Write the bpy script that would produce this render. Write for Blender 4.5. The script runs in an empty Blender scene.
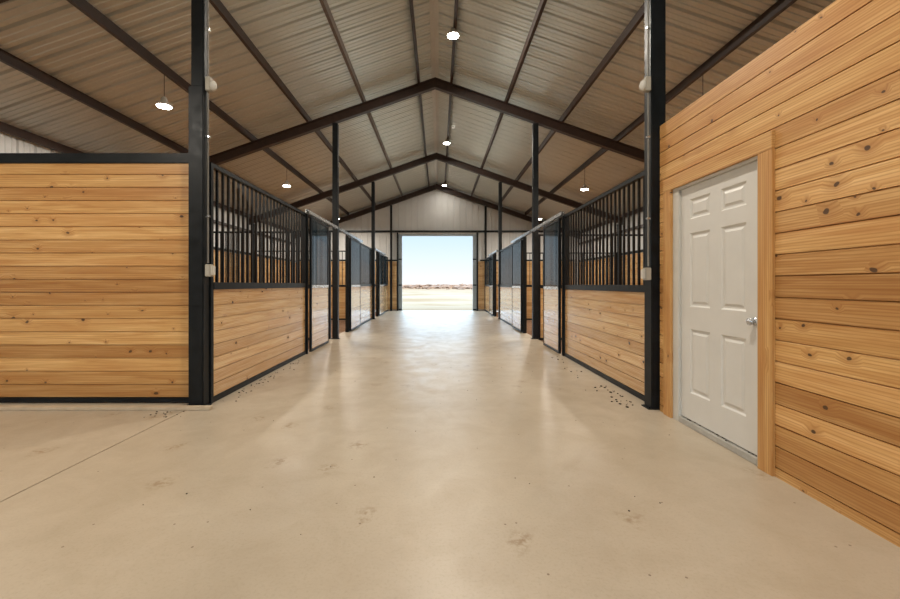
import bpy, bmesh, math, random
from mathutils import Vector, Matrix
random.seed(7)
S = bpy.context.scene
C = S.collection
CAMH = 1.3

# ------------------------------------------------------------------ materials
def new_mat(name):
    m = bpy.data.materials.new(name); m.use_nodes = True
    nt = m.node_tree; nt.nodes.clear()
    out = nt.nodes.new('ShaderNodeOutputMaterial')
    b = nt.nodes.new('ShaderNodeBsdfPrincipled')
    nt.links.new(b.outputs[0], out.inputs[0])
    return m, nt, b
class G:
    def __init__(s, nt): s.nt = nt
    def n(s, t, **kw):
        x = s.nt.nodes.new(t)
        for k, v in kw.items(): setattr(x, k, v)
        return x
    def l(s, a, b): s.nt.links.new(a, b)
    def math(s, op, a, b=None, c=None, clamp=False):
        x = s.n('ShaderNodeMath', operation=op, use_clamp=clamp)
        for i, v in enumerate((a, b, c)):
            if v is None: continue
            if isinstance(v, (int, float)): x.inputs[i].default_value = v
            else: s.l(v, x.inputs[i])
        return x.outputs[0]
    def mix(s, f, a, b, bt='MIX'):
        x = s.n('ShaderNodeMix', data_type='RGBA', blend_type=bt)
        for i, v in ((0, f), (6, a), (7, b)):
            if isinstance(v, (int, float)): x.inputs[i].default_value = v
            elif isinstance(v, tuple): x.inputs[i].default_value = (*v, 1)
            else: s.l(v, x.inputs[i])
        return x.outputs[2]
    def ramp(s, f, stops):
        x = s.n('ShaderNodeValToRGB'); s.l(f, x.inputs[0])
        e = x.color_ramp.elements
        while len(e) < len(stops): e.new(0.5)
        for i, (p, c) in enumerate(stops):
            e[i].position = p
            e[i].color = (*c, 1) if isinstance(c, tuple) else (c, c, c, 1)
        return x.outputs[0]
    def noise(s, vec, scale, detail=4, rough=.5, dist=0):
        x = s.n('ShaderNodeTexNoise'); s.l(vec, x.inputs['Vector'])
        x.inputs['Scale'].default_value = scale; x.inputs['Detail'].default_value = detail
        x.inputs['Roughness'].default_value = rough; x.inputs['Distortion'].default_value = dist
        return x.outputs[0]
    def xyz(s, a, b, c):
        x = s.n('ShaderNodeCombineXYZ')
        for i, v in enumerate((a, b, c)):
            if isinstance(v, (int, float)): x.inputs[i].default_value = v
            else: s.l(v, x.inputs[i])
        return x.outputs[0]
    def bump(s, h, b, strength=.3, dist=.01):
        x = s.n('ShaderNodeBump'); x.inputs['Strength'].default_value = strength
        x.inputs['Distance'].default_value = dist
        s.l(h, x.inputs['Height']); s.l(x.outputs[0], b.inputs['Normal'])

def simple(name, col, rough=.5, metal=0., noise=.12, nscale=18, bump=.0, spec=.5, coat=0):
    m, nt, b = new_mat(name); g = G(nt)
    pos = g.n('ShaderNodeNewGeometry').outputs['Position']
    f = g.noise(pos, nscale, 5, .6)
    dark = tuple(c*(1-noise*1.6) for c in col); lite = tuple(min(1, c*(1+noise)) for c in col)
    g.l(g.ramp(f, [(.3, dark), (.7, lite)]), b.inputs['Base Color'])
    b.inputs['Metallic'].default_value = metal
    b.inputs['Specular IOR Level'].default_value = spec
    b.inputs['Coat Weight'].default_value = coat; b.inputs['Coat Roughness'].default_value = .05
    g.l(g.ramp(f, [(.3, max(.02, rough-.06)), (.7, min(1, rough+.08))]), b.inputs['Roughness'])
    if bump: g.bump(f, b, bump, .004)
    return m

BH, B0 = .1436, .065
def wood(name, base, light, dark, rough=.42, vertical=False, boards=True, knots=.72, coat=0, tv=1.0):
    m, nt, b = new_mat(name); g = G(nt)
    pos = g.n('ShaderNodeNewGeometry').outputs['Position']
    sp = g.n('ShaderNodeSeparateXYZ'); g.l(pos, sp.inputs[0])
    h = g.math('ADD', g.math('MULTIPLY', sp.outputs[0], 1.0), sp.outputs[1])
    u, v = (sp.outputs[2], h) if vertical else (h, sp.outputs[2])
    bi = g.math('FLOOR', g.math('DIVIDE', g.math('SUBTRACT', v, B0), BH)) if boards else g.math('FLOOR', g.math('MULTIPLY', v, .2))
    # every run of boards on another wall gets another number
    wall = g.math('FLOOR', g.math('MULTIPLY', g.math('ADD', sp.outputs[0], 20), .55))
    seed = g.xyz(bi, 3.7, 0) if boards else g.xyz(bi, 1.1, 0)
    wn = g.n('ShaderNodeTexWhiteNoise', noise_dimensions='2D'); g.l(seed, wn.inputs['Vector'])
    rnd = wn.outputs['Value']
    off = g.math('MULTIPLY', rnd, 37.0)
    us = g.math('ADD', u, off)
    p2 = g.xyz(us, v, off)
    # knots
    warp = g.noise(p2, 14, 2)
    vo = g.n('ShaderNodeTexVoronoi', voronoi_dimensions='2D', feature='F1'); vo.inputs['Scale'].default_value = 6.2
    vo.inputs['Randomness'].default_value = .85
    kv = g.xyz(g.math('ADD', g.math('MULTIPLY', us, .8), g.math('MULTIPLY', warp, .035)), g.math('ADD', v, g.math('MULTIPLY', warp, .03)), 0)
    g.l(kv, vo.inputs['Vector'])
    sc = g.n('ShaderNodeSeparateColor'); g.l(vo.outputs['Color'], sc.inputs[0])
    has = g.math('GREATER_THAN', sc.outputs[0], knots)
    rad = g.math('MULTIPLY_ADD', g.math('POWER', sc.outputs[1], 2), .10, .035)
    d = vo.outputs['Distance']
    core = g.math('MULTIPLY', has, g.math('MULTIPLY', g.math('SUBTRACT', 1, g.math('DIVIDE', d, rad), clamp=True), 4.0, clamp=True))
    halo = g.math('MULTIPLY', has, g.math('SUBTRACT', 1, g.math('DIVIDE', d, g.math('MULTIPLY', rad, 4.5)), clamp=True))
    # grain
    gv = g.xyz(g.math('MULTIPLY', us, 1.1), g.math('MULTIPLY', g.math('ADD', v, g.math('MULTIPLY', halo, .03)), 22.0), off)
    gr = g.noise(gv, 1.0, 6, .62, .8)
    fv = g.xyz(g.math('MULTIPLY', us, 3.5), g.math('MULTIPLY', v, 150), off)
    fine = g.noise(fv, 1.0, 3, .6)
    # cathedral figure
    wv = g.n('ShaderNodeTexWave', wave_type='BANDS', bands_direction='Y'); wv.inputs['Scale'].default_value = 1.0
    wv.inputs['Distortion'].default_value = 7; wv.inputs['Detail'].default_value = 3; wv.inputs['Detail Scale'].default_value = .8
    g.l(g.xyz(g.math('MULTIPLY', us, .7), g.math('MULTIPLY', g.math('ADD', v, g.math('MULTIPLY', halo, .04)), 17.0), off), wv.inputs['Vector'])
    col = g.ramp(gr, [(.34, light), (.5, base), (.68, (base[0]*.80, base[1]*.68, base[2]*.58))])
    col = g.mix(g.math('MULTIPLY', g.ramp(wv.outputs['Fac'], [(.45, 0.), (1., 1.)]), .48), col, dark)
    heart = g.noise(g.xyz(g.math('MULTIPLY', us, .45), g.math('MULTIPLY', v, 7), off), 1.0, 3, .5, .5)
    col = g.mix(g.math('MULTIPLY', g.ramp(heart, [(.5, 0.), (.66, 1.)]), .30), col, (base[0]*.78, base[1]*.56, base[2]*.42))
    col = g.mix(g.math('MULTIPLY', g.ramp(fine, [(.5, 0.), (.75, 1.)]), .12), col, dark)
    # tone of each board
    tone = g.ramp(rnd, [(0., (.72, .62, .52)), (.3, (.92, .87, .82)), (.7, (1.04, 1.04, 1.02)), (1., (1.2, 1.24, 1.3))])
    col = g.mix(tv if boards else .0, col, tone, 'MULTIPLY')
    col = g.mix(g.math('MULTIPLY', halo, .6), col, dark)
    col = g.mix(g.math('MULTIPLY', core, .88), col, (.045, .02, .009))
    g.l(col, b.inputs['Base Color'])
    b.inputs['Roughness'].default_value = rough
    b.inputs['Specular IOR Level'].default_value = .5
    g.bump(g.math('ADD', g.math('MULTIPLY', fine, .5), gr), b, .06, .002)
    if coat: b.inputs['Coat Weight'].default_value = coat; b.inputs['Coat Roughness'].default_value = .1
    return m

WB, WL, WD = (.60, .345, .125), (.72, .46, .20), (.36, .145, .035)
M = {}
M['wood'] = wood('pine_boards', WB, WL, WD)
M['wood_stall'] = wood('pine_boards_satin', (.64, .42, .20), (.72, .52, .28), (.42, .21, .08), rough=.27, knots=.80, coat=.8, tv=.55)
M['casing_v'] = wood('pine_casing_upright', (.58, .32, .11), (.66, .40, .16), WD, vertical=True, boards=False, knots=.93)
M['casing_h'] = wood('pine_casing_level', (.60, .34, .12), (.68, .42, .17), WD, boards=False, knots=.93)
M['black'] = simple('black_painted_steel', (.007, .009, .011), .42, 0, .3, 9, 0, .27)
M['bar'] = simple('black_bar_sky_tint', (.010, .022, .032), .10, 0, .1, 2, 0, .9, coat=1)  # black paint; blue sheen of reflected sky tinted into the base colour
M['bar_satin'] = simple('black_bar_satin', (.006, .008, .010), .35, 0, .1, 2, 0, .3)
M['rust'] = simple('red_oxide_steel', (.040, .021, .015), .48, 0, .22, 10, .04)
M['galv'] = simple('galvanised_steel', (.62, .64, .66), .24, .8, .12, 30)
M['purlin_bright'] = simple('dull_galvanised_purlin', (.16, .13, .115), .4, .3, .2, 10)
M['white'] = simple('white_door_paint', (.66, .645, .61), .38, 0, .02, 6)
M['jamb'] = simple('off_white_jamb', (.60, .58, .53), .45, 0, .04, 6)
M['grey_jamb'] = simple('grey_metal_sky_tint', (.33, .38, .42), .4, .2, .06, 6)  # grey metal with the blue of reflected sky mixed into its colour
M['plastic'] = simple('grey_plastic', (.42, .39, .33), .5, 0, .05, 10)
M['conduit'] = simple('conduit_grey', (.20, .19, .17), .5, 0, .08, 10)
M['sill'] = simple('grey_sill_concrete', (.42, .40, .36), .7, 0, .12, 14, .1)
M['lamp_body'] = simple('pale_lamp_housing', (.45, .42, .37), .45, 0, .05)
M['rod'] = simple('lamp_rod', (.05, .045, .04), .5, 0, .05)
M['crumb'] = simple('dark_crumbs', (.035, .025, .018), .9)
M['batten'] = simple('pale_batten', (.52, .42, .30), .6, 0, .1, 8)
M['brush'] = simple('dry_brush', (.15, .075, .04), .95, 0, .3, .3)

def metal_sheet(name, col, rough, metal):
    m, nt, b = new_mat(name); g = G(nt)
    pos = g.n('ShaderNodeNewGeometry').outputs['Position']
    f = g.noise(pos, 1.3, 4, .6); f2 = g.noise(pos, 30, 3, .5)
    g.l(g.mix(g.math('MULTIPLY', f2, .35), g.ramp(f, [(.3, tuple(c*.88 for c in col)), (.7, col)]), tuple(c*.85 for c in col)), b.inputs['Base Color'])
    b.inputs['Metallic'].default_value = metal
    g.l(g.ramp(f, [(.3, rough-.05), (.7, rough+.08)]), b.inputs['Roughness'])
    return m
M['roof'] = metal_sheet('galvalume_roof_sheet', (.62, .62, .57), .34, .45)
M['wallsheet'] = metal_sheet('white_metal_wall_sheet', (.72, .73, .73), .55, .0)
M['ridge'] = metal_sheet('ridge_flashing', (.60, .57, .52), .45, .1)

def concrete():
    m, nt, b = new_mat('trowelled_concrete'); g = G(nt)
    pos = g.n('ShaderNodeNewGeometry').outputs['Position']
    big = g.noise(pos, .55, 5, .6, .6); mid = g.noise(pos, 3.2, 6, .65, .4); fine = g.noise(pos, 60, 4, .7)
    col = g.ramp(big, [(.25, (.40, .33, .24)), (.5, (.465, .39, .295)), (.75, (.52, .45, .35))])
    col = g.mix(g.math('MULTIPLY', g.ramp(mid, [(.42, 0.), (.7, 1.)]), .45), col, (.37, .29, .20))
    col = g.mix(g.math('MULTIPLY', g.ramp(fine, [(.5, 0.), (.72, 1.)]), .45), col, (.34, .27, .19))
    # foot-sized scuffs
    vo = g.n('ShaderNodeTexVoronoi', voronoi_dimensions='2D'); vo.inputs['Scale'].default_value = 1.9
    w = g.noise(pos, 9, 3)
    mp = g.n('ShaderNodeMapping'); mp.inputs['Scale'].default_value = (1.25, .75, 1); mp.inputs['Rotation'].default_value = (0, 0, .5)
    g.l(pos, mp.inputs[0])
    ad = g.n('ShaderNodeMixRGB'); ad.blend_type = 'ADD'; ad.inputs[0].default_value = .22
    g.l(mp.outputs[0], ad.inputs[1]); g.l(w, ad.inputs[2]); g.l(ad.outputs[0], vo.inputs['Vector'])
    sc = g.n('ShaderNodeSeparateColor'); g.l(vo.outputs['Color'], sc.inputs[0])
    has = g.math('GREATER_THAN', sc.outputs[0], .62)
    blot = g.math('MULTIPLY', has, g.math('SUBTRACT', 1, g.math('DIVIDE', vo.outputs['Distance'], .17), clamp=True))
    blot = g.math('MULTIPLY', g.math('MULTIPLY', blot, g.ramp(g.noise(pos, 22, 4, .7), [(.42, 0.), (.6, 1.)])), .9)
    col = g.mix(blot, col, (.25, .16, .08))
    # thin dark specks
    v2 = g.n('ShaderNodeTexVoronoi', voronoi_dimensions='2D'); v2.inputs['Scale'].default_value = 5.0
    g.l(pos, v2.inputs['Vector']); s2 = g.n('ShaderNodeSeparateColor'); g.l(v2.outputs['Color'], s2.inputs[0])
    sp = g.math('MULTIPLY', g.math('GREATER_THAN', s2.outputs[1], .86), g.math('LESS_THAN', v2.outputs['Distance'], .03))
    col = g.mix(g.math('MULTIPLY', sp, .75), col, (.12, .07, .04))
    g.l(col, b.inputs['Base Color'])
    g.l(g.ramp(mid, [(.3, .30), (.7, .46)]), b.inputs['Roughness'])
    b.inputs['Specular IOR Level'].default_value = .5
    g.bump(g.math('ADD', g.math('MULTIPLY', mid, .6), g.math('MULTIPLY', fine, .15)), b, .12, .02)
    return m
M['concrete'] = concrete()

def dirt():
    m, nt, b = new_mat('stall_dirt'); g = G(nt)
    pos = g.n('ShaderNodeNewGeometry').outputs['Position']
    f = g.noise(pos, 7, 8, .7)
    g.l(g.ramp(f, [(.3, (.16, .085, .045)), (.7, (.34, .20, .12))]), b.inputs['Base Color'])
    b.inputs['Roughness'].default_value = .95
    g.bump(f, b, .6, .03)
    return m
M['dirt'] = dirt()

def desert():
    m, nt, b = new_mat('desert_sand'); g = G(nt)
    pos = g.n('ShaderNodeNewGeometry').outputs['Position']
    sp = g.n('ShaderNodeSeparateXYZ'); g.l(pos, sp.inputs[0])
    st = g.xyz(g.math('MULTIPLY', sp.outputs[0], .8), sp.outputs[1], 0)
    f = g.noise(st, .16, 5, .65, .3)
    near = g.ramp(f, [(.36, (.18, .125, .08)), (.50, (.212, .165, .118)), (.64, (.225, .182, .138))])
    far = g.ramp(f, [(.35, (.13, .062, .034)), (.6, (.19, .105, .06))])
    k = g.math('ADD', g.math('DIVIDE', g.math('SUBTRACT', sp.outputs[1], 75), 90), g.math('MULTIPLY', g.math('SUBTRACT', f, .5), 2.0), clamp=True)
    g.l(g.mix(k, near, far), b.inputs['Base Color'])
    b.inputs['Roughness'].default_value = 1.0
    b.inputs['Specular IOR Level'].default_value = 0
    return m
M['desert'] = desert()

def emit(name, col, st):
    m = bpy.data.materials.new(name); m.use_nodes = True; nt = m.node_tree; nt.nodes.clear()
    o = nt.nodes.new('ShaderNodeOutputMaterial'); e = nt.nodes.new('ShaderNodeEmission')
    e.inputs[0].default_value = (*col, 1); e.inputs[1].default_value = st
    nt.links.new(e.outputs[0], o.inputs[0]); return m
M['lens'] = emit('lamp_lens_glow', (1, .95, .86), 30)

# ------------------------------------------------------------------ mesh helpers
def bm_new(): return bmesh.new()
def box(bm, x0, x1, y0, y1, z0, z1, bev=0):
    vs = [bm.verts.new((x, y, z)) for x in (x0, x1) for y in (y0, y1) for z in (z0, z1)]
    fs = []
    for f in ((0,1,3,2), (4,6,7,5), (0,4,5,1), (2,3,7,6), (0,2,6,4), (1,5,7,3)):
        fs.append(bm.faces.new([vs[i] for i in f]))
    if bev:
        es = {e for f in fs for e in f.edges}
        bmesh.ops.bevel(bm, geom=list(es), offset=bev, segments=2, affect='EDGES')
def prism(bm, pts, fa, fb):
    """closed profile pts (2-tuples); fa/fb map a profile point to the 3D point at either end"""
    a = [bm.verts.new(fa(p)) for p in pts]; b = [bm.verts.new(fb(p)) for p in pts]
    n = len(pts)
    bm.faces.new(a[::-1]); bm.faces.new(b)
    for i in range(n):
        j = (i+1) % n; bm.faces.new((a[i], a[j], b[j], b[i]))
def cyl(bm, p0, p1, r, seg=12, r2=None):
    p0, p1 = Vector(p0), Vector(p1); d = p1-p0
    q = d.to_track_quat('Z', 'Y').to_matrix().to_4x4()
    bmesh.ops.create_cone(bm, cap_ends=True, segments=seg, radius1=r, radius2=r if r2 is None else r2,
                          depth=d.length, matrix=Matrix.Translation((p0+p1)/2) @ q)
def lathe(bm, prof, seg=24, cz=0, c=(0, 0)):
    rings = []
    for r, z in prof:
        rings.append([bm.verts.new((c[0]+r*math.cos(2*math.pi*i/seg), c[1]+r*math.sin(2*math.pi*i/seg), cz+z)) for i in range(seg)])
    for a, b in zip(rings, rings[1:]):
        for i in range(seg):
            j = (i+1) % seg; bm.faces.new((a[i], a[j], b[j], b[i]))
    bm.faces.new(rings[0][::-1]); bm.faces.new(rings[-1])
def obj(name, bm, mat, parent=None, loc=(0, 0, 0), smooth=False):
    bmesh.ops.recalc_face_normals(bm, faces=bm.faces)
    me = bpy.data.meshes.new(name); bm.to_mesh(me); bm.free()
    me.materials.append(mat)
    if smooth:
        for p in me.polygons: p.use_smooth = True
    o = bpy.data.objects.new(name, me); C.objects.link(o); o.location = loc
    if parent: o.parent = parent
    return o
def tag(o, label, cat, group=None, kind=None):
    o['label'] = label; o['category'] = cat
    if group: o['group'] = group
    if kind: o['kind'] = kind
    return o
def thing(name, loc, label, cat, group=None, kind=None):
    o = bpy.data.objects.new(name, None); C.objects.link(o); o.location = loc; o.empty_display_size = .1
    return tag(o, label, cat, group, kind)
def struct(name, bm, mat, label, cat):
    return tag(obj(name, bm, mat), label, cat, kind='structure')
def copy_tree(o, parent=None):
    c = o.copy(); C.objects.link(c)
    if parent: c.parent = parent
    for ch in list(o.children): copy_tree(ch, c)
    return c

# boards: wooden panel in plane 'x' (faces +-X) or 'y' (faces +-Y); depth axis runs d0..d1, boards on side(s)
def boards(bm, plane, a0, a1, z0, z1, d0, d1, faces=(1,), org=(0, 0, 0), holes=()):
    gap, t = .0042, .015
    ox, oy, oz = org
    def bx(a, b, c0, c1, zz0, zz1):
        if plane == 'x': box(bm, c0-ox, c1-ox, a-oy, b-oy, zz0-oz, zz1-oz)
        else: box(bm, a-ox, b-ox, c0-oy, c1-oy, zz0-oz, zz1-oz)
    c0 = d0 + (t if -1 in faces else 0); c1 = d1 - (t if 1 in faces else 0)
    def spans(lo, hi):
        out = [(a0, a1)]
        for (h0, h1, hz0, hz1) in holes:
            if lo < hz1 - 1e-4 and hi > hz0 + 1e-4:
                nx = []
                for a, b in out:
                    if a < h0: nx.append((a, min(b, h0)))
                    if b > h1: nx.append((max(a, h1), b))
                out = nx
        return out
    cuts = sorted({z0, z1} | {h[2] for h in holes if z0 < h[2] < z1} | {h[3] for h in holes if z0 < h[3] < z1})
    for lo, hi in zip(cuts, cuts[1:]):
        for a, b in spans(lo, hi): bx(a, b, c0, c1, lo, hi)
    k = math.floor((z0-B0)/BH)
    while B0+k*BH < z1-1e-3:
        lo = max(z0, B0+k*BH+gap); hi = min(z1, B0+(k+1)*BH-gap); k += 1
        if hi-lo < .012: continue
        sub = sorted({lo, hi} | {h[i] for h in holes for i in (2, 3) if lo < h[i] < hi})
        for s0, s1 in zip(sub, sub[1:]):
            for a, b in spans(s0, s1):
                if 1 in faces: bx(a, b, c1, d1, s0, s1)
                if -1 in faces: bx(a, b, d0, c0, s0, s1)

# ------------------------------------------------------------------ layout (metres; camera at x=0,y=0, looking +Y)
XR = -.08; SL = .35; HW = 7.1; RIDGE = CAMH + 4.93
XL, XRt = XR-HW, XR+HW              # outer walls
YB, YE = -6.6, 19.9                 # back and far end
FR = [4.3, 9.6, 15.05]              # inner frames
SX = {'left': -2.47, 'right': 2.28}
def zline(x): return RIDGE - SL*abs(x-XR)      # rafter top / purlin bottom
PD = .15                                       # purlin depth

# roof sheet (one corrugated ceiling, both slopes)
def rib_profile(y0, y1, pitch=.3048):
    pts = []; y = y0
    while y < y1:
        for dy, h in ((0, 0), (.015, .040), (.045, .040), (.06, 0), (.115, 0), (.124, .012), (.138, .012), (.147, 0),
                      (.215, 0), (.224, .012), (.238, .012), (.247, 0)):
            if y+dy < y1: pts.append((y+dy, h))
        y += pitch
    pts.append((y1, 0)); return pts
bm = bm_new()
rp = rib_profile(YB-.3, YE+.3)
for s in (-1, 1):
    rows = []
    for d, up in ((0, 0), (HW+.35, 0), (HW+.35, .05), (0, .05)):
        rows.append([bm.verts.new((XR+s*d, y, RIDGE-SL*d+PD+h+up)) for y, h in rp])
    for a, b in zip(rows, rows[1:]):
        for i in range(len(rp)-1): bm.faces.new((a[i], a[i+1], b[i+1], b[i]))
struct('ceiling', bm, M['roof'], 'ribbed metal roof sheeting sloping up to the ridge', 'ceiling')
bm = bm_new()
prism(bm, [(-.085, -.03), (0, 0), (.085, -.03), (.085, -.025), (0, .005), (-.085, -.025)],
      lambda p: (XR+p[0], YB, RIDGE+PD-.01+p[1]), lambda p: (XR+p[0], YE, RIDGE+PD-.01+p[1]))
struct('trim_1', bm, M['ridge'], 'pale ridge flashing strip along the roof peak', 'trim')

# purlins
side_words = ['next to the ridge', 'second down from the ridge', 'third down from the ridge', 'fourth down from the ridge', 'fifth down from the ridge', 'lowest, along the eave']
for s, sw in ((-1, 'left'), (1, 'right')):
    for k in range(6):
        off = .39+1.325*k
        x = XR+s*off; z = zline(x)
        bm = bm_new(); w = .055
        a, b = (-w/2, w/2)
        pr = [(a, 0), (b, 0), (b, .006), (a+.006, .006), (a+.006, PD-.024+.35*w/2), (b, PD-.024-.35*w/2), (b, PD-.013-.35*w/2), (a, PD-.013+.35*w/2)]
        pr = [(p[0]*s, p[1]) for p in pr]
        prism(bm, pr, lambda p: (p[0], YB+.05, p[1]), lambda p: (p[0], YE-.1, p[1]))
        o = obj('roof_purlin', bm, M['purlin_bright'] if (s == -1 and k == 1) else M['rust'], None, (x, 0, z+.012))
        tag(o, f'long brown steel roof purlin on the {sw} slope, {side_words[k]}', 'roof beam', 'purlins under the roof sheets')

# rafters
def rafter(y, label, inset=0):
    bm = bm_new(); d = .23; fw = .065; ft = .014; wt = .006
    prof = [(-fw, 0), (fw, 0), (fw, -ft), (wt, -ft), (wt, -d+ft), (fw, -d+ft), (fw, -d), (-fw, -d), (-fw, -d+ft), (-wt, -d+ft), (-wt, -ft), (-fw, -ft)]
    for s in (-1, 1):
        xe = HW-.06
        prism(bm, prof, lambda p: (XR, p[0], RIDGE+p[1]), lambda p: (XR+s*xe, p[0], RIDGE-SL*xe+p[1]))
    r = thing('roof_rafter', (0, y, 0), label, 'roof beam', 'peaked steel rafters')
    obj('beam', bm, M['rust'], r)
    bm = bm_new()
    for sy in (-1, 1):
        prism(bm, [(-.14, .0), (-.14, -.235), (0, -.185), (.14, -.235), (.14, 0), (0, .05)] and [(-.13, -.06), (0, -.015), (.13, -.06), (.13, -.265), (0, -.215), (-.13, -.265)],
              lambda p: (XR+p[0], sy*.010, RIDGE+p[1]), lambda p: (XR+p[0], sy*.022, RIDGE+p[1]))
    obj('ridge_plate', bm, M['rust'], r)
rafter(-1.1, 'peaked steel rafter behind the viewpoint')
rafter(4.3, 'peaked steel rafter above the nearest pair of posts, at the top edge of the view')
rafter(9.6, 'peaked brown steel rafter resting on the second pair of posts, largest in view')
rafter(15.05, 'peaked brown steel rafter resting on the third pair of posts')
rafter(19.72, 'peaked brown steel rafter against the far end wall')

# outer side walls (ribbed sheet), with columns, girts and board lining
for s, nm in ((-1, 'left'), (1, 'right')):
    x = XR+s*HW
    bm = bm_new(); wp = rib_profile(YB, YE)
    zt = RIDGE-SL*HW+PD+.02
    rows = []
    for dx, z in ((0, 0), (0, zt), (.06, zt), (.06, 0)):
        rows.append([bm.verts.new((x+s*(h+dx), y, z)) for y, h in wp])
    rows.append(rows[0])
    for a, b in zip(rows, rows[1:]):
        for i in range(len(wp)-1): bm.faces.new((a[i], a[i+1], b[i+1], b[i]))
    struct(f'wall_{nm}', bm, M['wallsheet'], f'white ribbed metal side wall behind the {nm} stalls', 'wall')
    bm = bm_new()
    li = x-s*.13
    ya = 4.5 if s == -1 else 4.2
    boards(bm, 'x', ya, YE-.12, .065, 2.38, min(li, li-s*.03), max(li, li-s*.03), faces=(-s,))
    struct('baseboard_'+nm if False else f'wall_lining_{nm}', bm, M['wood_stall'], f'pine board lining on the lower {nm} side wall inside the stalls', 'wall lining')
    for zz, wd in ((2.45, 'low'), (3.3, 'high')):
        bm = bm_new(); box(bm, min(x-s*.01, x-s*.12), max(x-s*.01, x-s*.12), YB+.1, YE-.1, zz-.04, zz+.04)
        tag(obj('wall_girt', bm, M['black'] if wd == 'low' else M['rust']), f'{wd} steel girt running along the {nm} side wall', 'wall rail', 'girts on the side walls')
    for y, w in ((-1.1, 'behind the viewpoint'), (4.3, 'level with the nearest post'), (9.6, 'at the first stall partition'), (15.05, 'at the second stall partition')):
        bm = bm_new(); box(bm, min(x-s*.165, x-s*.30), max(x-s*.165, x-s*.30), y-.07, y+.07, 0, zline(x-s*.17)-.235, .008)
        tag(obj('wall_column', bm, M['black']), f'black steel wall column on the {nm} side wall {w}', 'post', 'columns along the side walls')

# far end wall and back wall (each with a doorway)
def end_wall(name, y, dirn, label, dx0, dx1, dz):
    bm = bm_new()
    xs = []; x = XL
    while x < XRt:
        for d, h in ((0, 0), (.012, .03), (.04, .03), (.052, 0), (.14, 0), (.147, .006), (.16, .006), (.167, 0)):
            if x+d < XRt: xs.append((x+d, h))
        x += .3048
    xs.append((XRt, 0)); xs += [(dx0, 0), (dx1, 0), (XR, 0)]; xs = sorted(set(xs))
    def top(x): return RIDGE-SL*abs(x-XR)+PD+.03
    for (xa, ha), (xb, hb) in zip(xs, xs[1:]):
        z0 = dz if (xa >= dx0-1e-6 and xb <= dx1+1e-6) else 0
        f = [(xa, y+dirn*ha, z0), (xb, y+dirn*hb, z0), (xb, y+dirn*hb, top(xb)), (xa, y+dirn*ha, top(xa))]
        g_ = [(px, y+dirn*.07, pz) for px, _, pz in f]
        v = [bm.verts.new(p) for p in f+g_]
        for q in ((0,1,2,3), (7,6,5,4), (0,4,5,1), (3,2,6,7)): bm.faces.new([v[i] for i in q])
        if abs(xa-dx1) < 1e-6 or abs(xa-XL) < 1e-6: bm.faces.new([v[i] for i in (0,3,7,4)])
        if abs(xb-dx0) < 1e-6 or abs(xb-XRt) < 1e-6: bm.faces.new([v[i] for i in (1,2,6,5)])
    struct(name, bm, M['wallsheet'], label, 'wall')
DX0, DX1, DZ = -1.985, 1.885, 3.79
end_wall('wall_back', YE, 1, 'white ribbed metal gable wall at the far end around the open doorway', DX0, DX1, DZ)
end_wall('wall_front', YB, -1, 'ribbed metal gable wall behind the viewpoint', -2.4, 2.2, 3.9)
# end wall girt, columns, lining
bm = bm_new(); box(bm, XL+.05, XRt-.05, YE-.11, YE-.01, 3.88, 3.97)
tag(obj('wall_girt', bm, M['black']), 'dark steel girt running level across the far end wall above the doorway', 'wall rail')
for s, nm, xc, xin in ((-1, 'left', -2.33, -2.04), (1, 'right', 2.32, 1.95)):
    bm = bm_new(); box(bm, xc-.05, xc+.05, YE-.2, YE-.12, 0, zline(xc)-.24, .006)
    tag(obj('wall_column', bm, M['black']), f'slim black steel column on the far end wall, {nm} of the open doorway', 'post')
    bm = bm_new()
    a, b = sorted((xin, XR+s*(HW-.3)))
    boards(bm, 'y', a+(.0 if s == 1 else 0), b, .065, 2.45, YE-.08, YE-.02, faces=(-1,))
    struct(f'wall_lining_back_{nm}', bm, M['wood_stall'], f'pine board lining on the far end wall {nm} of the open doorway', 'wall lining')
    bm = bm_new(); box(bm, min(xc-s*.27, XR+s*(HW-.3)), max(xc-s*.27, XR+s*(HW-.3)), YE-.115, YE-.02, 2.46, 2.53)
    tag(obj('wall_girt', bm, M['black']), f'short dark rail capping the pine lining {nm} of the far doorway', 'wall rail')
# far doorway frame
d2 = thing('door_2', (0, YE, 0), 'wide open doorway in the far end wall, grey metal jambs, desert outside', 'doorway', kind='structure')
for xa, xb in ((-1.985, -1.81), (1.70, 1.885)):
    bm = bm_new(); box(bm, xa, xb, .0, .12, 0, DZ)
    j = obj('jamb', bm, M['grey_jamb'], d2)
    bm = bm_new()
    for zz in (.06, 1.27, 2.55): box(bm, xa+.01, xb-.01, -.02, -.001, zz-.03, zz+.03)
    obj('bracket', bm, M['black'], j)
for xa, xb in ((-2.06, -1.985), (1.885, 1.96)):
    bm = bm_new(); box(bm, xa, xb, -.13, .0, 0, 3.86); obj('door_post', bm, M['black'], d2)
bm = bm_new(); box(bm, -1.81, 1.70, .0, .10, 3.71, DZ+.01); obj('header', bm, M['grey_jamb'], d2)

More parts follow.
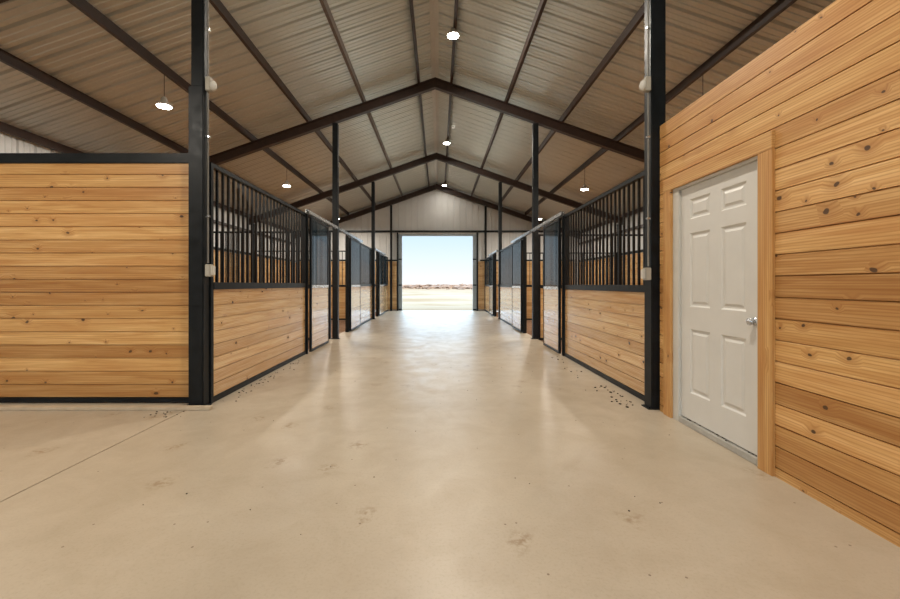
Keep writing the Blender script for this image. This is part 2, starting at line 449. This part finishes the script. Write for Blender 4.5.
# ------------------------------------------------------------------ floors and ground
bm = bm_new(); G_ = .006; XJ = -2.62
box(bm, XL, XJ-G_, YB, 4.44, -.15, 0); box(bm, XJ+G_, 2.36, YB, YE+.1, -.15, 0)
box(bm, 2.36, XRt, YB, 4.2, -.15, 0); box(bm, XJ-G_, XJ+G_, YB, 4.44, -.15, -.02)
struct('floor', bm, M['concrete'], 'beige trowelled concrete floor of the barn aisle', 'floor')
for s, nm in ((-1, 'left'), (1, 'right')):
    bm = bm_new()
    a, b = (XL, -2.626) if s == -1 else (2.36, XRt)
    nx, ny = 20, 60; y0 = 4.44 if s == -1 else 4.2
    gr = [[bm.verts.new((a+(b-a)*i/nx, y0+(YE-y0)*j/ny, -.05+random.uniform(-.015, .02))) for j in range(ny+1)] for i in range(nx+1)]
    for i in range(nx):
        for j in range(ny): bm.faces.new((gr[i][j], gr[i+1][j], gr[i+1][j+1], gr[i][j+1]))
    struct(f'floor_stall_{nm}', bm, M['dirt'], f'brown dirt floor of the {nm} row of stalls', 'floor')
bm = bm_new()
xs = [-900, -300, -80, -20, XL-.1]; 
def quad(bm, x0, x1, y0, y1, z): bm.faces.new([bm.verts.new(p) for p in ((x0, y0, z), (x1, y0, z), (x1, y1, z), (x0, y1, z))])
quad(bm, -1500, 1500, YE+.1, 2500, -.03); quad(bm, -1500, 1500, -1500, YB, -.03)
quad(bm, -1500, XL-.05, YB, YE+.1, -.03); quad(bm, XRt+.05, 1500, YB, YE+.1, -.03)
struct('ground', bm, M['desert'], 'bare pale sandy desert ground outside', 'ground')
bm = bm_new(); rr = random.Random(3)
for i in range(420):
    y = rr.uniform(110, 420); x = rr.uniform(-.2, .2)*y+rr.uniform(-8, 8)
    h = rr.uniform(.2, .8)+(rr.random() < .10)*rr.uniform(.3, 1.2); w = h*rr.uniform(1.6, 4)
    bmesh.ops.create_icosphere(bm, subdivisions=1, radius=1, matrix=Matrix.Translation((x, y, h*.3)) @ Matrix.Diagonal((w, w, h, 1)))
for v in bm.verts: v.co += Vector((rr.uniform(-.12, .12), rr.uniform(-.12, .12), rr.uniform(-.1, .1)))
tag(obj('desert_brush', bm, M['brush']), 'low reddish brown scrub scattered along the desert horizon beyond the doorway', 'bushes', kind='stuff')

# ------------------------------------------------------------------ posts
def post(name, x, y, w, d, label, upper=None, grp='posts holding up the rafters'):
    p = thing(name, (x, y, 0), label, 'post', grp)
    zt = zline(x)-.235-SL*w/2
    bm = bm_new()
    if upper:
        box(bm, -w/2, w/2, -d/2, d/2, .012, upper, .008); obj('lower_tube', bm, M['black'], p)
        bm = bm_new(); box(bm, -w/2+.022, w/2-.008, -d/2+.012, d/2-.012, upper, zt, .006); obj('upper_tube', bm, M['black'], p)
    else:
        box(bm, -w/2, w/2, -d/2, d/2, .012, zt, .007); obj('tube', bm, M['black'], p)
    bm = bm_new(); box(bm, -w/2-.03, w/2+.03, -d/2, d/2, 0, .012)
    for sx in (-1, 1):
        cyl(bm, (sx*(w/2+.012), -d/2+.014, .012), (sx*(w/2+.012), -d/2+.014, .03), .009, 6)
    obj('base_plate', bm, M['black'], p)
    return p
post('steel_post', -2.565, 4.292, .16, .115, 'thick black steel post at the near left stall corner, reaching past the view', 3.4)
post('steel_post', 2.285, 4.235, .15, .15, 'black steel post beside the room with the white door')
post('steel_post', -2.462, 9.6, .13, .13, 'second black steel post of the left stall row')
post('steel_post', 2.315, 9.6, .13, .13, 'second black steel post of the right stall row')
post('steel_post', -2.45, 15.05, .12, .13, 'third black steel post of the left stall row, farthest of its full-height posts')
post('steel_post', 2.315, 15.05, .12, .13, 'third black steel post of the right stall row, farthest of its full-height posts')
post('steel_post', -2.535, -1.1, .15, .15, 'black steel post behind the viewpoint on the left')

# ------------------------------------------------------------------ stall fronts
BARM = {}
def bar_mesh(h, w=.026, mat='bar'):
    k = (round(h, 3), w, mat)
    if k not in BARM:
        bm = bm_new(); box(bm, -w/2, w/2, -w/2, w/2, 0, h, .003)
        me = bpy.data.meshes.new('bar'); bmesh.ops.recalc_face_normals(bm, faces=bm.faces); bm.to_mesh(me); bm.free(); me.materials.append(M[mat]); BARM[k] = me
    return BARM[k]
def add_bars(parent, pts, z0, z1, w=.026, mat='bar'):
    me = bar_mesh(z1-z0, w, mat)
    for (x, y) in pts:
        o = bpy.data.objects.new('bar', me); C.objects.link(o); o.parent = parent; o.location = (x, y, z0)
LV = {'left': dict(rail0=1.245, rail1=1.325, top=2.63), 'right': dict(rail0=1.215, rail1=1.295, top=2.56)}
SG = {'left': -1, 'right': 1}
def stall_front(t, side, y0, y1, spacing=.125):
    s = SG[side]; X = SX[side]; L = LV[side]; oy = t.location.y
    ln = y1-y0; D = .06
    a, b = sorted((0, s*D))
    bm = bm_new(); fw = .045
    box(bm, a, b, 0, fw, .005, L['top']); box(bm, a, b, ln-fw, ln, .005, L['top'])
    box(bm, a, b, fw, ln-fw, .005, .062); box(bm, a, b, fw, ln-fw, L['top']-.045, L['top'])
    f = obj('fixed_front', bm, M['black'], t, (0, y0-oy, 0))
    bm = bm_new(); box(bm, a-.006, b+.006, fw, ln-fw, L['rail0'], L['rail1'], .004); obj('middle_rail', bm, M['black'], f)
    bm = bm_new(); boards(bm, 'x', y0+fw, y1-fw, .062, L['rail0'], X+a+.008, X+b-.008, faces=(1, -1), org=(X, y0, 0))
    obj('wood_panel', bm, M['wood_stall'], f)
    k = int((ln-2*fw)/spacing); st = (ln-2*fw)/(k+1)
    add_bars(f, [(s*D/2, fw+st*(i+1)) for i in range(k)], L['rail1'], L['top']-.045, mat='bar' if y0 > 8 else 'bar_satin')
def stall_door(t, side, y0, y1):
    s = SG[side]; X = SX[side]-s*.075; L = LV[side]; oy = t.location.y
    ln = y1-y0; a, b = sorted((0, s*.045)); fw = .04; tp = L['top']-.05
    bm = bm_new()
    box(bm, a, b, 0, fw, .03, tp, .003); box(bm, a, b, ln-fw, ln, .03, tp, .003)
    box(bm, a, b, fw, ln-fw, .03, .08); box(bm, a, b, fw, ln-fw, tp-.04, tp)
    d = obj('sliding_door', bm, M['black'], t, (-s*.075, y0-oy, 0))
    bm = bm_new(); box(bm, a-.004, b+.004, fw, ln-fw, L['rail0']-.01, L['rail0']+.045, .004); obj('middle_rail', bm, M['galv'], d)
    bm = bm_new(); boards(bm, 'x', y0+fw, y1-fw, .08, L['rail0']-.01, X+a+.005, X+b-.005, faces=(1, -1), org=(X, y0, 0))
    obj('wood_panel', bm, M['wood_stall'], d)
    k = max(6, int((ln-2*fw)/.088)); st = (ln-2*fw)/(k+1)
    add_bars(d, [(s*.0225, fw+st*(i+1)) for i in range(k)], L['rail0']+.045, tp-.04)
    for yy in (.18, ln-.18):
        bm = bm_new(); p, q = sorted((s*.005, s*.04)); box(bm, p, q, yy-.03, yy+.03, tp, tp+.029)
        obj('roller_hanger', bm, M['galv'], d)
def door_post(t, side, y):
    s = SG[side]; L = LV[side]
    bm = bm_new(); a, b = sorted((-s*.02, s*.07)); box(bm, a, b, -.035, .035, 0, L['top']+.02, .004)
    obj('door_post', bm, M['black'], t, (0, y-t.location.y, 0))
def track(t, side, y0, y1):
    s = SG[side]; z = LV[side]['top']-.02
    bm = bm_new(); ln = y1-y0
    a, b = sorted((-s*.014, s*.048))
    prism(bm, [(a, 0), (a, .06), (b, .06), (b, 0), (b-.004, 0), (b-.004, .056), (a+.004, .056), (a+.004, 0)],
          lambda p: (p[0], 0, p[1]), lambda p: (p[0], ln, p[1]))
    r = obj('door_track', bm, M['galv'], t, (-s*.08, y0-t.location.y, z))
    n = max(2, int(ln/.8))
    for i in range(n+1):
        bm = bm_new(); yy = .06+(ln-.12)*i/n
        c, d = sorted((-s*.018, s*.052)); box(bm, c, d, yy-.02, yy+.02, .061, .072)
        obj('bracket', bm, M['black'], r)
#            side    front y0,y1      post    door y0,y1      track
STALLS = [('left', (4.36, 7.48), 7.52, (7.56, 8.76), (7.35, 9.50), 'nearest left horse stall, barred front beside the big board wall'),
          ('left', (11.01, 14.98), 10.97, (10.99, 12.32), (9.68, 12.6), 'middle left horse stall between the second and third black posts, sliding door pushed open'),
          ('left', (16.34, 19.68), 16.3, (16.32, 17.6), (15.13, 18.1), 'farthest left horse stall, just left of the bright far doorway'),
          ('right', (4.325, 7.28), 7.32, (7.36, 8.44), (7.15, 9.50), 'nearest right horse stall, barred front beside the white door'),
          ('right', (10.76, 14.98), 10.72, (10.74, 12.05), (9.68, 12.15), 'middle right horse stall between the second and third black posts, sliding door pushed open'),
          ('right', (16.34, 19.68), 16.3, (16.32, 17.5), (15.13, 17.7), 'farthest right horse stall, just right of the bright far doorway')]
for side, fr, py, dr, tr, label in STALLS:
    t = thing('horse_stall', (SX[side], fr[0], 0), label, 'horse stall', 'horse stalls along the aisle')
    stall_front(t, side, *fr); door_post(t, side, py); stall_door(t, side, *dr); track(t, side, *tr)

# partitions between stalls (face +-Y)
def partition(side, y, label):
    s = SG[side]; L = LV[side]
    xa, xb = sorted((SX[side]+s*.11, XR+s*(HW-.32)))
    t = thing('stall_partition', (xa, y, 0), label, 'stall partition', 'partitions between the stalls')
    ln = xb-xa; bm = bm_new(); fw = .045
    box(bm, 0, fw, -.03, .03, -.03, L['top']-.06); box(bm, ln-fw, ln, -.03, .03, -.03, L['top']-.06)
    box(bm, fw, ln-fw, -.03, .03, -.03, .03); box(bm, fw, ln-fw, -.03, .03, L['top']-.10, L['top']-.06)
    obj('frame', bm, M['black'], t)
    bm = bm_new(); box(bm, fw, ln-fw, -.034, .034, 1.21, 1.29); obj('middle_rail', bm, M['black'], t)
    bm = bm_new(); boards(bm, 'y', xa+fw, xb-fw, .03, 1.21, y-.022, y+.022, faces=(1, -1), org=(xa, y, 0)); obj('wood_panel', bm, M['wood_stall'], t)
    k = int((ln-2*fw)/.125); st = (ln-2*fw)/(k+1)
    add_bars(t, [(fw+st*(i+1), 0) for i in range(k)], 1.29, L['top']-.10, .022, 'bar_satin')
for sd in ('left', 'right'):
    partition(sd, 9.6, f'wood and bar partition between the nearest and middle {sd} stalls')
    partition(sd, 15.05, f'wood and bar partition between the middle and farthest {sd} stalls')

# big board wall closing the near end of the left row
t = thing('stall_end_wall', (-2.68, 4.42, 0), 'tall pine board wall with knots under a black beam, facing the viewer at left', 'wooden wall')
xa, xb = XL+.36, -2.60
bm = bm_new(); boards(bm, 'y', xa, xb, .065, 2.625, 4.39, 4.45, faces=(1, -1), org=(-2.68, 4.42, 0)); obj('board_panel', bm, M['wood'], t)
bm = bm_new(); box(bm, xa+2.68, .08, -.045, .045, 2.627, 2.735, .004)
obj('top_beam', bm, M['black'], t)
bm = bm_new(); box(bm, xa+2.68, .08, -.042, .042, .012, .063); obj('bottom_rail', bm, M['black'], t)
bm = bm_new(); box(bm, XL+.2, -2.36, 4.13, 4.20, .001, .036, .004)
tag(obj('floor_batten', bm, M['batten']), 'pale batten lying on the concrete along the foot of the left board wall', 'wooden strip')

# ------------------------------------------------------------------ room with white door on the right
WX = 2.28; WT = 2.93; D0, D1, DT = 2.84, 3.90, 2.222
bm = bm_new()
boards(bm, 'x', -3.5, 4.13, .0, WT, WX, WX+.12, faces=(-1,), holes=((D0, D1, 0, DT),))
boards(bm, 'y', WX+.12, XRt-.31, .0, WT, 4.03, 4.13, faces=(1,))
struct('wall_room', bm, M['wood'], 'long honey pine board wall with knots around the white door at right', 'wall')
# casing in front of boards
d1 = thing('door_1', (WX, D0, 0), 'white six panel door with pine casing in the board wall at right', 'door', kind='structure')
ox, oy = WX, D0
bm = bm_new(); box(bm, -.022, 0, -.125, .0, .0, DT, .002); obj('side_casing', bm, M['casing_v'], d1)
bm = bm_new(); box(bm, -.022, 0, D1-D0, D1-D0+.13, .0, DT, .002); obj('side_casing', bm, M['casing_v'], d1)
bm = bm_new(); box(bm, -.024, 0, -.125, D1-D0+.13, DT, DT+.125, .002); obj('head_casing', bm, M['casing_h'], d1)
bm = bm_new()
box(bm, 0, .12, D1-D0-.088, D1-D0, .0, DT); box(bm, .0, .12, 0, .03, .0, DT); box(bm, .0, .12, .03, D1-D0-.088, DT-.025, DT)
obj('door_jamb', bm, M['jamb'], d1)
bm = bm_new(); box(bm, .0, .13, .03, D1-D0-.088, .0, .05, .004); obj('threshold', bm, M['sill'], d1)
# slab with six raised panels
SY0, SY1, SZ0, SZ1, SXX = .034, D1-D0-.092, .062, DT-.026, .026
def slab():
    bm = bm_new(); W = SY1-SY0; H = SZ1-SZ0
    c = [(SY0+.14*W, SY0+.43*W), (SY0+.57*W, SY0+.86*W)]
    r = [(SZ0+.115*H, SZ0+.39*H), (SZ0+.485*H, SZ0+.80*H), (SZ0+.86*H, SZ0+.945*H)]
    ys = [SY0, c[0][0], c[0][1], c[1][0], c[1][1], SY1]; zs = [SZ0]+[q for p in r for q in p]+[SZ1]
    for i in range(5):
        for j in range(7):
            y0, y1, z0, z1 = ys[i], ys[i+1], zs[j], zs[j+1]
            if i in (1, 3) and j in (1, 3, 5):
                m1, m2, m3 = .014, .03, .05; dep = .011
                lo = [(0, 0), (m1, dep), (m2, dep), (m3, .002)]
                rings = [[bm.verts.new((SXX+d, a, b)) for a, b in ((y0+m, z0+m), (y1-m, z0+m), (y1-m, z1-m), (y0+m, z1-m))] for m, d in lo]
                for A, B in zip(rings, rings[1:]):
                    for k in range(4): bm.faces.new((A[k], A[(k+1) % 4], B[(k+1) % 4], B[k]))
                bm.faces.new(rings[-1])
            else:
                bm.faces.new([bm.verts.new((SXX, a, b)) for a, b in ((y0, z0), (y1, z0), (y1, z1), (y0, z1))])
    x1 = SXX+.044
    A = [(SXX, SY0, SZ0), (SXX, SY1, SZ0), (SXX, SY1, SZ1), (SXX, SY0, SZ1)]
    B = [(x1, b, c_) for _, b, c_ in A]
    va = [bm.verts.new(p) for p in A]; vb = [bm.verts.new(p) for p in B]
    for k in range(4): bm.faces.new((va[k], va[(k+1) % 4], vb[(k+1) % 4], vb[k]))
    bm.faces.new(vb[::-1])
    bmesh.ops.remove_doubles(bm, verts=bm.verts, dist=1e-5)
    return bm
sl = obj('door_slab', slab(), M['white'], d1)
bm = bm_new()
cyl(bm, (SXX-.008, SY0+.04, 1.03), (SXX, SY0+.04, 1.03), .03, 20)
cyl(bm, (SXX-.035, SY0+.04, 1.03), (SXX-.006, SY0+.04, 1.03), .011, 16)
bmesh.ops.create_uvsphere(bm, u_segments=18, v_segments=10, radius=.028, matrix=Matrix.Translation((SXX-.045, SY0+.04, 1.03)) @ Matrix.Diagonal((.75, 1, 1, 1)))
obj('knob', bm, M['galv'], sl, smooth=True)

# ------------------------------------------------------------------ electrical boxes and conduits on the near posts
def conduit(x, y, z0, z1, label):
    bm = bm_new(); cyl(bm, (0, 0, z0), (0, 0, z1), .0095, 10)
    t = thing('conduit', (x, y, 0), label, 'conduit', 'conduits up the near posts')
    obj('pipe', bm, M['conduit'], t)
    z = z0+.5
    while z < z1:
        bm = bm_new(); box(bm, -.018, .018, -.014, .014, z-.01, z+.01); obj('strap', bm, M['galv'], t); z += .85
conduit(-2.466, 4.29, 1.53, 3.36, 'grey conduit running up the thick near left post between its two boxes')
conduit(-2.466, 4.29, 3.53, zline(-2.47)-.3, 'grey conduit above the sensor box on the near left post')
conduit(2.192, 4.19, 1.49, 3.31, 'grey conduit running up the near right post between its two boxes')
conduit(2.192, 4.19, 3.48, zline(2.2)-.3, 'grey conduit above the sensor box on the near right post')
def outlet(x, y, z, s, label):
    t = thing('outlet_box', (x, y, z), label, 'electrical box', 'electrical boxes on the near posts')
    bm = bm_new(); box(bm, -.03, .03, -.035, .035, -.065, .065, .006); obj('box_body', bm, M['plastic'], t)
    bm = bm_new(); a, b = sorted((s*.031, s*.052)); box(bm, a, b, -.032, .032, -.05, .05, .006); obj('cover', bm, M['jamb'], t)
outlet(-2.453, 4.29, 1.45, 1, 'grey weatherproof outlet box low on the thick near left post')
outlet(2.178, 4.19, 1.41, -1, 'grey weatherproof outlet box low on the near right post')
def sensor(x, y, z, s, label):
    t = thing('sensor_box', (x, y, z), label, 'electrical box', 'electrical boxes on the near posts')
    bm = bm_new(); box(bm, -.028, .028, -.03, .03, -.075, .075, .006); obj('box_body', bm, M['plastic'], t)
    bm = bm_new(); bmesh.ops.create_uvsphere(bm, u_segments=18, v_segments=10, radius=.045, matrix=Matrix.Translation((s*.045, 0, -.015)) @ Matrix.Diagonal((.8, .8, 1.25, 1)))
    obj('round_cover', bm, M['jamb'], t, smooth=True)
sensor(-2.455, 4.29, 3.44, 1, 'pale rounded sensor box high on the thick near left post')
sensor(2.18, 4.19, 3.39, -1, 'pale rounded sensor box high on the near right post')
for s, nm in ((-1, 'left'), (1, 'right')):
    x = (-2.39 if s == -1 else 2.255)-s*.012
    t = thing('gate_latch', (x, 14.95, 1.27), f'small dark latch on the third {nm} post', 'latch')
    bm = bm_new(); a, b = sorted((-s*.03, s*.012)); box(bm, a, b, -.05, .035, -.05, .05, .004); obj('latch_body', bm, M['black'], t)
    bm = bm_new(); cyl(bm, (-s*.03, -.02, -.02), (-s*.10, -.05, .03), .012, 10); obj('handle', bm, M['black'], t)

# ------------------------------------------------------------------ lamps
LAMPC = (1.0, .915, .79)
def lamp(x, y, z, zp, label, power, grp):
    t = thing('high_bay_lamp', (x, y, z), label, 'ceiling lamp', grp)
    bm = bm_new(); lathe(bm, [(.112, -.018), (.116, .0), (.114, .02), (.10, .03), (.055, .035), (.05, .09), (.04, .12), (.02, .135)], 28)
    obj('housing', bm, M['lamp_body'], t, smooth=False)
    bm = bm_new(); lathe(bm, [(.098, -.028), (.108, -.020)], 28); obj('lens', bm, M['lens'], t)
    bm = bm_new(); cyl(bm, (0, 0, .135), (0, 0, zp-z), .006 if zp-z > .3 else .01, 8); obj('hanging_rod', bm, M['rod'], t)
    li = bpy.data.lights.new('lamp_light', 'AREA'); li.shape = 'DISK'; li.size = .19; li.energy = power; li.color = LAMPC
    lo = bpy.data.objects.new('lamp_light', li); C.objects.link(lo); lo.parent = t; lo.location = (0, 0, -.035)
PW_C, PW_S = 125, 95
cz = CAMH+4.70
for y, w, p in ((7.55, 'nearest lamp in view under the roof ridge', PW_C), (13.3, 'second lamp in view under the roof ridge', PW_C*.65), (18.95, 'farthest lamp under the roof ridge, by the end wall', PW_C*.08),
             (1.8, 'lamp under the roof ridge just above the viewpoint', PW_C), (-4, 'lamp under the roof ridge behind the viewpoint', PW_C*.7)):
    lamp(.275, y, cz if y < 19 else CAMH+4.68, zline(.275)+.01, w, p, 'lamps under the ridge')
for s, nm in ((-1, 'left'), (1, 'right')):
    x = XR+s*4.365; z = CAMH+abs(x)/1.53
    for y, w in ((6.5, 'nearest'), (11.75, 'middle'), (17.05 if s == 1 else 17.6, 'farthest'), (1.2, 'first')):
        if s == 1 and y < 2: continue
        lamp(x, y, z, zline(x)+.01, f'pendant lamp hanging over the {w} {nm} stall' if w != 'first' else f'pendant lamp over the {nm} side beside the viewpoint', PW_S, 'pendant lamps over the stalls')

# ------------------------------------------------------------------ crumbs on the floor
bm = bm_new(); rr = random.Random(11)
def crumb(x, y, r, z=0): bmesh.ops.create_icosphere(bm, subdivisions=1, radius=r, matrix=Matrix.Translation((x, y, z+r*.35)) @ Matrix.Diagonal((1, rr.uniform(.5, 1.4), .5, 1)))
for i in range(48):
    y = rr.uniform(4.25, 7.2); crumb(2.15-abs(rr.gauss(0, .10)), y if rr.random() < .5 else rr.uniform(4.2, 5.2), rr.uniform(.006, .017))
for i in range(45): crumb(-2.43+abs(rr.gauss(0, .10)), rr.uniform(4.3, 6.8), rr.uniform(.005, .013))
for i in range(24): crumb(rr.uniform(2.295, 2.33), rr.uniform(2.9, 3.75), rr.uniform(.005, .010), .05)
for i in range(50): crumb(rr.uniform(-1.9, 2.1), rr.uniform(2.0, 8), rr.uniform(.003, .006))
for i in range(14): crumb(rr.uniform(-2.9, -2.35), rr.uniform(3.9, 4.1), rr.uniform(.005, .012))
tag(obj('floor_crumbs', bm, M['crumb']), 'dark dirt crumbs scattered on the concrete near the posts and the door sill', 'dirt', kind='stuff')

# ------------------------------------------------------------------ sun, sky, camera
su = bpy.data.lights.new('sun', 'SUN'); su.energy = 2.2; su.angle = .01; su.color = (1, .95, .86)
so = bpy.data.objects.new('sun', su); C.objects.link(so)
so.rotation_euler = Vector((-.75, .12, -.9)).to_track_quat('-Z', 'Y').to_euler()
w = bpy.data.worlds.new('World'); S.world = w; w.use_nodes = True; nt = w.node_tree; nt.nodes.clear(); g = G(nt)
tc = g.n('ShaderNodeTexCoord'); sp = g.n('ShaderNodeSeparateXYZ'); g.l(tc.outputs['Generated'], sp.inputs[0])
col = g.ramp(sp.outputs[2], [(0., (.93, .95, .95)), (.035, (.84, .92, .97)), (.13, (.60, .80, .95)), (.30, (.62, .82, 1.)), (1., (.55, .78, 1.))])
boost = g.math('ADD', .90, g.math('MULTIPLY', g.math('MULTIPLY', g.math('SUBTRACT', sp.outputs[2], .12), 8, clamp=True), 5.0))
bg = g.n('ShaderNodeBackground'); g.l(boost, bg.inputs[1]); g.l(col, bg.inputs[0])
o = g.n('ShaderNodeOutputWorld'); g.l(bg.outputs[0], o.inputs[0])
cam = bpy.data.cameras.new('camera'); co = bpy.data.objects.new('camera', cam); C.objects.link(co)
co.location = (0, 0, CAMH); co.rotation_euler = (math.radians(90), 0, 0)
cam.sensor_width = 36; cam.lens = 401*36/900; cam.shift_x = (450-438.5)/900; cam.shift_y = -(299.5-284.5)/900
cam.clip_end = 5000; cam.clip_start = .05
S.camera = co
v = S.view_settings; v.view_transform = 'Standard'; v.look = 'None'; v.gamma = 1; v.exposure = 0.34; v.use_curve_mapping = False
